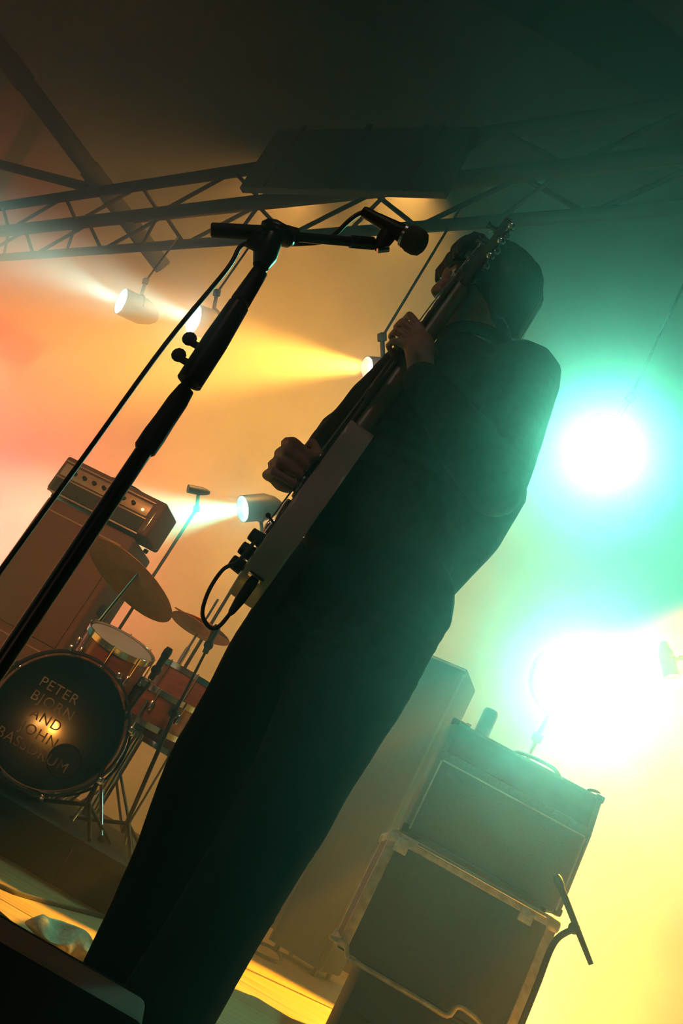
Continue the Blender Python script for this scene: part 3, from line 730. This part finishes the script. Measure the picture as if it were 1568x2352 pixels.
PY = 1.70
person = thing('person', 'guitarist in dark shirt and black trousers, head bent behind the raised guitar neck', 'person', (0.12, PY, 0))
Hd = Vector((0.038, 1.71, 1.668))
hf = Vector((-0.90, -0.12, -0.30)).normalized()          # where the face looks
hs_ = Vector((0.12, -0.99, 0.0)).normalized()            # towards his left ear (near the camera)
hs_ = (hs_ - hf * hs_.dot(hf)).normalized()
hu = hs_.cross(hf).normalized()
if hu.z < 0: hu = -hu
def H(f, s, u): return Hd + hf * f + hs_ * s + hu * u
neck0 = Vector((0.07, 1.72, 1.549)); neck1 = Vector((0.051, 1.71, 1.591))
chest = Vector((0.093, 1.74, 1.35)); waist = Vector((0.11, 1.74, 1.101)); hip = Vector((0.123, 1.74, 0.942))
shL = Vector((0.181, 1.6, 1.469)); elL = Vector((0.22, 1.52, 1.195)); wrL = Vector((0.006, 1.5, 1.295))
shR = Vector((-0.026, 1.9, 1.512)); elR = Vector((-0.079, 1.86, 1.299)); wrR = Vector((-0.094, 1.66, 1.109))
hipL = Vector((0.167, 1.66, 0.915)); knL = Vector((0.168, 1.62, 0.574)); anL = Vector((0.153, 1.66, 0.184))
hipR = Vector((0.055, 1.82, 0.911)); knR = Vector((0.028, 1.76, 0.545)); anR = Vector((0.081, 1.8, 0.188))
anL = Vector((anL.x, anL.y, 0.13)); anR = Vector((anR.x + 0.0, anR.y, 0.14))

bd_ = B()
# head
bd_.ball(H(-0.012, 0, 0.020), (0.098, 0.082, 0.104), 3)
chain(bd_, [(H(0.025, 0, -0.01), 0.068), (H(0.045, 0, -0.075), 0.046), (H(0.062, 0, -0.098), 0.026)])
bd_.ball(H(0.082, 0, 0.028), 0.024); 
chain(bd_, [(H(0.092, 0.0, 0.018), 0.010), (H(0.112, 0, -0.020), 0.013)], 0.3)
for s_ in (-1, 1):
    bd_.ball(H(0.108, 0.010 * s_, -0.024), 0.008)
    bd_.ball(H(0.070, 0.034 * s_, 0.000), 0.022)
    bd_.ball(H(0.080, 0.026 * s_, 0.032), 0.014)
    chain(bd_, [(H(-0.005, 0.078 * s_, 0.02), 0.012), (H(-0.012, 0.086 * s_, 0.0), 0.014), (H(-0.004, 0.080 * s_, -0.026), 0.009)])
chain(bd_, [(H(0.090, -0.018, -0.055), 0.008), (H(0.097, 0, -0.053), 0.009), (H(0.090, 0.018, -0.055), 0.008)])
chain(bd_, [(H(0.086, -0.014, -0.069), 0.008), (H(0.091, 0, -0.069), 0.009), (H(0.086, 0.014, -0.069), 0.008)])
chain(bd_, [(H(-0.02, 0, -0.04), 0.062), (neck1, 0.058), (neck0, 0.062), (neck0 + Vector((0, 0, -0.05)), 0.075)])
# trunk
chain(bd_, [(neck0 + Vector((0.01, 0.01, -0.07)), (0.09, 0.12, 0.07)), (chest, (0.125, 0.16, 0.12)), (waist, (0.105, 0.13, 0.1)), (hip, (0.12, 0.14, 0.1))], 0.3)
chain(bd_, [(neck0 + Vector((0.02, -0.02, -0.06)), 0.06), (shL, 0.058), (elL, 0.042), (elL.lerp(wrL, 0.3), 0.042), (wrL, 0.027)])
chain(bd_, [(neck0 + Vector((-0.02, 0.06, -0.06)), 0.06), (shR, 0.058), (elR, 0.042), (elR.lerp(wrR, 0.3), 0.04), (wrR, 0.027)])
for hp_, kn_, an_ in ((hipL, knL, anL), (hipR, knR, anR)):
    chain(bd_, [(hp_, 0.085), (hp_.lerp(kn_, 0.5), 0.072), (kn_, 0.055), (kn_.lerp(an_, 0.3), 0.055), (an_, 0.036), (an_ + Vector((0.0, 0, -0.06)), 0.036)])
    chain(bd_, [(an_ + Vector((0.02, 0, -0.085)), 0.034), (an_ + Vector((-0.06, -0.01, -0.095)), 0.030), (an_ + Vector((-0.14, -0.015, -0.105)), 0.022)])
# guitar axis is needed by the hands
G0 = Vector((-0.079, 1.56, 0.791)); G1 = Vector((-0.003, 1.62, 1.789))
gL = (G1 - G0).normalized()
gN = Vector((-1, -0.06, 0)); gN = (gN - gL * gN.dot(gL)).normalized()     # out of the face
gS = gN.cross(gL).normalized()
if gS.y > 0: gS = -gS                                                    # treble side, towards the camera
GLEN = (G1 - G0).length
def G(l, s, n_): return G0 + gL * (l * GLEN) + gS * s + gN * n_
# left hand round the neck: palm on the near side, fingers over the strings, thumb behind
lg = 0.598
pal = G(lg - 0.01, 0.052, -0.002)
chain(bd_, [(wrL, 0.026), (wrL.lerp(pal, 0.5), (0.028, 0.022, 0.028)), (pal, (0.030, 0.020, 0.036))], 0.2)
for k, (dl, ln, rr) in enumerate(((0.036, 0.94, 0.0088), (0.012, 1.05, 0.0092), (-0.012, 1.0, 0.0090), (-0.034, 0.82, 0.0080))):
    base = G(lg, 0.050, 0.016) + gL * dl * 0.75
    p1 = G(lg, 0.042, 0.016 + 0.036 * ln) + gL * (dl + 0.008)
    p2 = G(lg, 0.012, 0.016 + 0.040 * ln) + gL * (dl + 0.010)
    p3 = G(lg, -0.004, 0.030) + gL * (dl + 0.008)
    chain(bd_, [(pal.lerp(base, 0.5), 0.013), (base, rr * 1.15), (p1, rr), (p2, rr * 0.94), (p3, rr * 0.85)], 0.35, 1)
chain(bd_, [(pal, 0.016), (G(lg + 0.01, 0.035, -0.030), 0.0125), (G(lg + 0.02, 0.004, -0.034), 0.0105), (G(lg + 0.028, -0.020, -0.030), 0.0095)], 0.35, 1)
# right hand closed round the pick in front of the strings
fst = Vector((-0.123, 1.6, 1.046))
nrm_in = (G(0.42, 0.0, 0.03) - fst).normalized()
chain(bd_, [(wrR, 0.028), (wrR.lerp(fst, 0.5), (0.034, 0.030, 0.034)), (fst, (0.040, 0.036, 0.046))], 0.2)
for k, dz in enumerate((0.040, 0.016, -0.010, -0.034)):
    rr = (0.0100, 0.0105, 0.0100, 0.0090)[k]
    kn = fst + Vector((-0.030, -0.012, dz))
    mid_ = fst + Vector((-0.018, -0.050, dz * 0.95 - 0.004))
    tip = fst + Vector((0.026, -0.046, dz * 0.85 - 0.006))
    chain(bd_, [(fst + Vector((0, 0.012, dz * 0.6)), 0.016), (kn, rr * 1.3), (mid_, rr * 1.08), (tip, rr * 0.95)], 0.35, 1)
chain(bd_, [(fst + Vector((0.012, 0.004, 0.03)), 0.017), (fst + Vector((0.012, -0.03, 0.058)), 0.0125), (fst + Vector((0.036, -0.046, 0.040)), 0.010)], 0.35, 1)
body = obj('body', fuse(bd_, 0.0042, 3), 'skin', person, angle=180)

# eyes, brows
for s_ in (-1, 1):
    e_ = obj('eye', B().ball(H(0.0835, 0.030 * s_, 0.016), 0.0125, 3), 'eye', person)
    obj('iris', B().ball(H(0.0925, 0.030 * s_, 0.0150), 0.0055, 2), 'iris', e_)
    eb = B(); chain(eb, [(H(0.096, 0.014 * s_, 0.036), 0.004), (H(0.094, 0.032 * s_, 0.041), 0.0045), (H(0.080, 0.050 * s_, 0.036), 0.003)], 0.4, 1)
    obj('eyebrow', fuse(eb, 0.0015, 1), 'hair', person)
# hair: a full bowl of dark hair with locks over brow, ear and nape
hb_ = B()
hb_.ball(H(-0.018, 0, 0.034), (0.100, 0.098, 0.110), 3)
hb_.ball(H(-0.036, 0, 0.000), (0.080, 0.090, 0.090), 3)
hb_.ball(H(-0.034, 0, -0.045), (0.064, 0.076, 0.066), 3)
hb_.ball(H(0.040, 0, 0.085), (0.055, 0.070, 0.040), 3)
for k in range(22):
    an = math.radians(-118 + k * (236 / 21))
    s_ = math.sin(an); f_ = -math.cos(an)
    back = -math.cos(an)
    lowest = -0.095 if f_ < -0.2 else (-0.072 if f_ < 0.35 else 0.02)
    lowest += random.uniform(-0.012, 0.010)
    p0 = H(f_ * 0.080 - 0.02, s_ * 0.082, 0.06)
    p1 = H(f_ * 0.090 - 0.02, s_ * 0.094, 0.01)
    p2 = H(f_ * 0.066 - 0.014, s_ * 0.082, lowest)
    if lowest > 0: p1 = p0.lerp(p2, 0.6)
    chain(hb_, [(p0, 0.026), (p1, 0.022), (p2, 0.010)], 0.35, 1)
for k in range(7):
    s_ = -0.06 + k * 0.02
    chain(hb_, [(H(0.055, s_ * 0.8, 0.10), 0.024), (H(0.092, s_, 0.070), 0.014), (H(0.096, s_ * 1.05, 0.044), 0.007)], 0.35, 1)
hair_b = fuse(hb_, 0.005, 3)
wrinkle(hair_b, 0.004, 30, (1, 1, 0.25))
obj('hair', hair_b, 'hair', person, angle=180)

# shirt
sb = B()
chain(sb, [(neck0 + Vector((0.005, 0.0, -0.035)), (0.085, 0.09, 0.04)), (neck0 + Vector((0.02, 0.0, -0.085)), (0.11, 0.15, 0.07)), (chest + Vector((-0.015, 0, 0)), (0.162, 0.185, 0.13)), (chest.lerp(waist, 0.6) + Vector((-0.025, 0, 0)), (0.165, 0.17, 0.1)), (waist + Vector((-0.025, 0, 0)), (0.165, 0.16, 0.1)), (hip + Vector((-0.015, 0, 0.055)), (0.158, 0.165, 0.05))], 0.3)
chain(sb, [(neck0 + Vector((0.05, -0.02, -0.075)), 0.075), (shL, 0.080), (shL.lerp(elL, 0.5), 0.074), (elL, 0.062), (elL.lerp(wrL, 0.35), 0.062), (elL.lerp(wrL, 0.97), 0.042)])
chain(sb, [(neck0 + Vector((-0.02, 0.06, -0.075)), 0.075), (shR, 0.078), (shR.lerp(elR, 0.5), 0.070), (elR, 0.056), (elR.lerp(wrR, 0.4), 0.054), (elR.lerp(wrR, 0.9), 0.040)])
# loose back of the shirt and elbow folds
chain(sb, [(Vector((0.266, 1.72, 1.283)), 0.060), (Vector((0.258, 1.74, 1.175)), 0.060), (Vector((0.238, 1.76, 1.083)), 0.060), (Vector((0.241, 1.76, 1.016)), 0.040)])
shirt_b = fuse(sb, 0.007, 5)
wrinkle(shirt_b, 0.006, 9, (1, 1, 0.8), 3.0)
obj('shirt', shirt_b, 'shirt', person, angle=180)
cb_ = B()
cc = neck0 + Vector((0.0, 0, 0.005))
cb_.tube([cc + Vector((0.072 * math.cos(a) + 0.004, 0.075 * math.sin(a), 0.014 * math.cos(a))) for a in [i * math.tau / 28 for i in range(29)]], 0.014, 10)
obj('collar', cb_, 'shirt', person)

# trousers
tb = B()
for hp_, kn_, an_, hw in ((hipL, knL, anL, 0.0), (hipR, knR, anR, 0.0)):
    chain(tb, [(hp_ + Vector((0, 0, 0.03)), 0.125), (hp_.lerp(kn_, 0.45), 0.108), (kn_, 0.088), (kn_.lerp(an_, 0.4), 0.082), (kn_.lerp(an_, 0.75), 0.080), (an_ + Vector((0, 0, -0.03)), (0.082, 0.085, 0.04))])
chain(tb, [(hip + Vector((0.0, 0, 0.05)), (0.140, 0.150, 0.06)), (hip + Vector((0.0, 0, -0.06)), (0.155, 0.165, 0.08))], 0.3)
trs = fuse(tb, 0.007, 5)
wrinkle(trs, 0.006, 8, (1, 1, 0.6), 9.0)
obj('trousers', trs, 'trouser', person, angle=180)
for an_ in (anL, anR):
    s0 = B()
    chain(s0, [(an_ + Vector((0.035, 0, -0.080)), (0.045, 0.042, 0.045)), (an_ + Vector((-0.06, -0.01, -0.088)), (0.05, 0.046, 0.040)), (an_ + Vector((-0.165, -0.02, -0.098)), (0.045, 0.045, 0.030))], 0.25)
    for v in s0.bm.verts: v.co.z = max(v.co.z, 0.016)
    sh = obj('shoe', fuse(s0, 0.005, 3), 'shoe', person, angle=180)
    ol = [(0.085, 0.0), (0.06, 0.042), (-0.06, 0.050), (-0.17, 0.048), (-0.215, 0.0), (-0.17, -0.052), (-0.06, -0.05), (0.06, -0.042)]
    sp = spline([(a, b_, 0) for a, b_ in ol] + [(ol[0][0], ol[0][1], 0)], 5)[:-1]
    obj('sole', B().prism([(p.x, p.y) for p in sp], (an_.x, an_.y - 0.01, 0.0), (1, 0, 0), (0, 1, 0), (0, 0, 1), 0.018, bevel=0.003), 'rubber', sh)

# ------------------------------------------------------------------ electric guitar
gt = thing('electric_guitar', 'pale solid-body electric guitar held upright and seen edge-on', 'guitar', G0)
TH = 0.050
BL = 0.425                                                       # body length
half = [(0.0, 0.0), (0.006, 0.07), (0.05, 0.135), (0.12, 0.160), (0.18, 0.142), (0.225, 0.122), (0.265, 0.122), (0.305, 0.130), (0.335, 0.118), (0.348, 0.092), (0.335, 0.070), (0.312, 0.052), (0.305, 0.033)]
halfb = [(0.325, -0.033), (0.36, -0.06), (0.43, -0.085), (0.46, -0.115), (0.43, -0.145), (0.36, -0.150), (0.30, -0.128), (0.245, -0.115), (0.19, -0.135), (0.12, -0.160), (0.05, -0.135), (0.006, -0.07)]
sp = spline([(a, b_, 0) for a, b_ in half], 4) + spline([(a, b_, 0) for a, b_ in halfb + [(0.0, 0.0)]], 4)[:-1]
obj('body', B().prism([(p.x, p.y) for p in sp], G0 - gN * TH * 0.6, gL, gS, gN, TH, bevel=0.006), 'guitar_body', gt)
NF = TH * 0.4
pgo = [(0.10, 0.12), (0.17, 0.115), (0.23, 0.085), (0.28, 0.10), (0.320, 0.090), (0.300, 0.034), (0.320, -0.034), (0.40, -0.10), (0.33, -0.11), (0.25, -0.07), (0.20, -0.04), (0.16, 0.03), (0.10, 0.06)]
pg = [(p.x, p.y) for p in spline([(a, b_, 0) for a, b_ in pgo] + [(0.10, 0.12, 0)], 4)[:-1]]
obj('pickguard', B().prism(pg, G0 + gN * NF, gL, gS, gN, 0.0025), 'guitar_face', gt, smooth=False)
for l_ in (0.17, 0.225, 0.28):
    obj('pickup', B().box(G0 + gL * l_ + gN * (NF + 0.006), (0.018, 0.085, 0.012), rot=Matrix((gL, gS, gN)).transposed(), bevel=0.004), 'guitar_face', gt)
brd = obj('bridge', B().box(G0 + gL * 0.115 + gN * (NF + 0.005), (0.035, 0.085, 0.010), rot=Matrix((gL, gS, gN)).transposed(), bevel=0.003), 'chrome', gt)
for k in range(6):
    obj('saddle', B().box(G0 + gL * 0.118 + gS * (-0.026 + k * 0.0105) + gN * (NF + 0.012), (0.016, 0.008, 0.006), rot=Matrix((gL, gS, gN)).transposed(), bevel=0.002), 'chrome', brd)
for l_, s_ in ((0.022, 0.050), (0.050, 0.055), (0.078, 0.060)):
    q = G0 + gL * l_ + gS * s_ + gN * NF
    obj('knob', B().lathe([(0.0130, 0.003), (0.0130, 0.006), (0.0115, 0.026), (0.009, 0.0275), (0.001, 0.0275)], q, gN, 20).cyl(q, q + gN * 0.004, 0.004, 8), 'black_metal', gt)
q = G0 + gL * 0.110 + gS * 0.075 + gN * NF
obj('selector_switch', B().cyl(q, q + gN * 0.018 + gL * 0.006, 0.0025, 8).ball(q + gN * 0.02 + gL * 0.007, 0.005), 'black_metal', gt)
NK0, NK1 = 0.30, 0.80 * GLEN
obj('neck', B().tube([G0 + gL * NK0 - gN * 0.002, G0 + gL * (NK0 + 0.04) - gN * 0.002, G0 + gL * NK1 - gN * 0.0], [0.024, 0.0225, 0.0195], 20), 'maple', gt)
fb = obj('fretboard', B().box(G0 + gL * ((NK0 + NK1) / 2) + gN * (0.019), (NK1 - NK0 + 0.02, 0.046, 0.008), rot=Matrix((gL, gS, gN)).transposed(), bevel=0.002), 'rosewood', gt)
for k in range(20):
    l_ = NK1 - (NK1 - 0.118) * (1 - 2 ** (-(k + 1) / 12))
    if l_ < NK0: break
    obj('fret', B().box(G0 + gL * l_ + gN * 0.0235, (0.002, 0.045, 0.002), rot=Matrix((gL, gS, gN)).transposed()), 'chrome', fb)
hso = [(NK1 - 0.005, 0.022), (NK1 + 0.03, 0.042), (NK1 + 0.09, 0.046), (GLEN - 0.02, 0.040), (GLEN, 0.02), (GLEN - 0.012, 0.0), (GLEN, -0.02), (GLEN - 0.02, -0.040), (NK1 + 0.09, -0.046), (NK1 + 0.03, -0.042), (NK1 - 0.005, -0.022)]
hs2 = [(p.x, p.y) for p in spline([(a, b_, 0) for a, b_ in hso], 4)]
hdk = obj('headstock', B().prism(hs2, G0 - gN * 0.008, gL, gS, gN, 0.016, bevel=0.003), 'rosewood', gt)
obj('nut', B().box(G0 + gL * NK1 + gN * 0.022, (0.005, 0.044, 0.008), rot=Matrix((gL, gS, gN)).transposed()), 'drumhead', gt)
hl = GLEN - NK1
for s_ in (-1, 1):
    for k in range(3):
        l_ = NK1 + hl * (0.28 + 0.24 * k)
        q = G0 + gL * l_ + gS * (0.030 * s_)
        tk = obj('tuner', B().cyl(q - gN * 0.010, q + gN * 0.030, 0.0052, 10).cyl(q + gN * 0.008, q + gN * 0.012, 0.0085, 12).cyl(q + gN * 0.026, q + gN * 0.031, 0.0075, 12).ball(q - gN * 0.016, 0.0115).cyl(q - gN * 0.014, q - gN * 0.014 + gS * (0.028 * s_), 0.0030, 8), 'chrome', gt)
        obj('tuner_button', B().ball(q - gN * 0.014 + gS * (0.034 * s_), 0.0095), 'chrome', tk)
for k in range(6):
    s0, s1 = -0.026 + k * 0.0105, -0.018 + k * 0.0072
    sd = -1 if k < 3 else 1
    l_ = NK1 + hl * (0.28 + 0.24 * (k if k < 3 else 5 - k))
    obj('string', B().tube([G0 + gL * 0.118 + gS * s0 + gN * (NF + 0.016), G0 + gL * NK1 + gS * s1 + gN * 0.027, G0 + gL * l_ + gS * (0.027 * sd) + gN * 0.018], 0.0006, 5), 'chrome', gt)
obj('strap_button', B().cyl(G0 + gL * 0.002, G0 - gL * 0.012, 0.006, 12), 'chrome', gt)
jk = G0 + gL * 0.012 + gS * 0.078 - gN * 0.004
obj('jack_plate', B().box(jk, (0.008, 0.034, 0.03), rot=Matrix((gL, gS, gN)).transposed(), bevel=0.002), 'chrome', gt)
cb1 = thing('guitar_cable', 'black instrument cable looping from the tail of the guitar', 'cable', jk)
pd = (Vector((-0.075, 1.48, 0.724)) - jk).normalized()
obj('plug', B().lathe([(0.0032, -0.01), (0.0032, 0.004), (0.0085, 0.005), (0.0095, 0.012), (0.0090, 0.045), (0.006, 0.068), (0.0035, 0.075)], jk, pd, 16), 'black_metal', cb1)
e0 = jk + pd * 0.072
obj('lead', B().tube(spline([e0 - pd * 0.01, (-0.079, 1.47, 0.706), (-0.092, 1.47, 0.697), (-0.113, 1.47, 0.711), (-0.123, 1.47, 0.749), (-0.121, 1.47, 0.79), (-0.109, 1.49, 0.818), G0 + gL * 0.064 + gS * 0.075 + gN * (NF + 0.012), G0 + gL * 0.064 + gS * 0.02 + gN * (NF + 0.014), G0 + gL * 0.09 - gS * 0.15 + gN * (NF + 0.01), G0 + gL * 0.08 - gS * 0.2 - gN * 0.03, (0.03, 1.95, 0.72), (0.10, 2.02, 0.4), (0.22, 2.1, 0.04), (0.35, 2.3, 0.006), (0.5, 2.5, 0.006)], 8), 0.0034, 10), 'cable', cb1)

# ------------------------------------------------------------------ loose cables and the wedge monitor
def floor_cable(label, pts, r=0.005):
    o = obj('floor_cable', B().tube(spline(pts, 8), r, 8), 'cable')
    tag(o, label, 'cable')
floor_cable('thin dark cable lying in a long loop on the orange-lit decking', [(0.503, 4.77, 0.008), (0.648, 4.946, 0.008), (0.747, 4.946, 0.008), (0.865, 5.102, 0.008), (0.927, 5.57, 0.008), (0.842, 5.609, 0.008), (0.676, 5.291, 0.008), (0.56, 5.123, 0.008)], 0.010)
floor_cable('short dark cable curl on the decking beside the guitarist\'s trouser leg', [(0.331, 3.72, 0.008), (0.401, 3.628, 0.008), (0.435, 3.603, 0.008), (0.439, 3.457, 0.008), (0.404, 3.285, 0.008), (0.369, 3.21, 0.008), (0.291, 3.251, 0.008)], 0.008)
floor_cable('dark cable crossing the floor in front of the drum riser', [(-0.508, 2.866, 0.006), (-0.313, 2.936, 0.006), (-0.24, 3.011, 0.006), (-0.121, 3.23, 0.006), (0.018, 3.487, 0.006), (0.257, 3.925, 0.006)], 0.007)

tw = B()
tq = Vector((-0.043, 2.511, 0))
tw.ball(tq + Vector((0, 0, 0.03)), (0.13, 0.06, 0.035), 5)
for v in tw.bm.verts:
    q = v.co * 16
    v.co += Vector((noise.noise(q), noise.noise(q + Vector((9, 0, 0))), noise.noise(q + Vector((0, 9, 0))))) * 0.03
    v.co.z = max(v.co.z, 0.001)
tag(obj('crumpled_towel', tw, 'towel'), 'small crumpled pale towel on the floor behind the wedge monitor', 'towel')
wd_o = thing('wedge_monitor', 'black wedge monitor speaker at the stage edge, bottom left', 'speaker', (-0.1, 1.1, 0))
A_ = Vector((-0.093, 1.05, 0.248)); C_ = Vector((0.066, 1.05, 0.223))
ang = math.atan2(C_.z - A_.z, C_.x - A_.x)
u_ = Vector((1, 0, 0))
zt_ = max(A_.z, C_.z)
prof = [(0.0, 0.0), (0.36, 0.0), (0.36, 0.12), (0.16, zt_), (0.05, zt_)]
wx0, wx1 = A_.x - 0.5, C_.x + 0.02
obj('cabinet', B().prism(prof, (wx0, 1.0, 0.0), (0, 1, 0), (0, 0, 1), (1, 0, 0), wx1 - wx0, bevel=0.01), 'drape', wd_o)
obj('grille', B().box(((wx0 + wx1) / 2, 1.0 + 0.265, (zt_ + 0.12) / 2 + 0.004), (wx1 - wx0 - 0.06, 0.012, 0.2), rot=Matrix.Rotation(math.atan2(0.2, zt_ - 0.12), 3, 'X'), bevel=0.003), 'grille', wd_o)
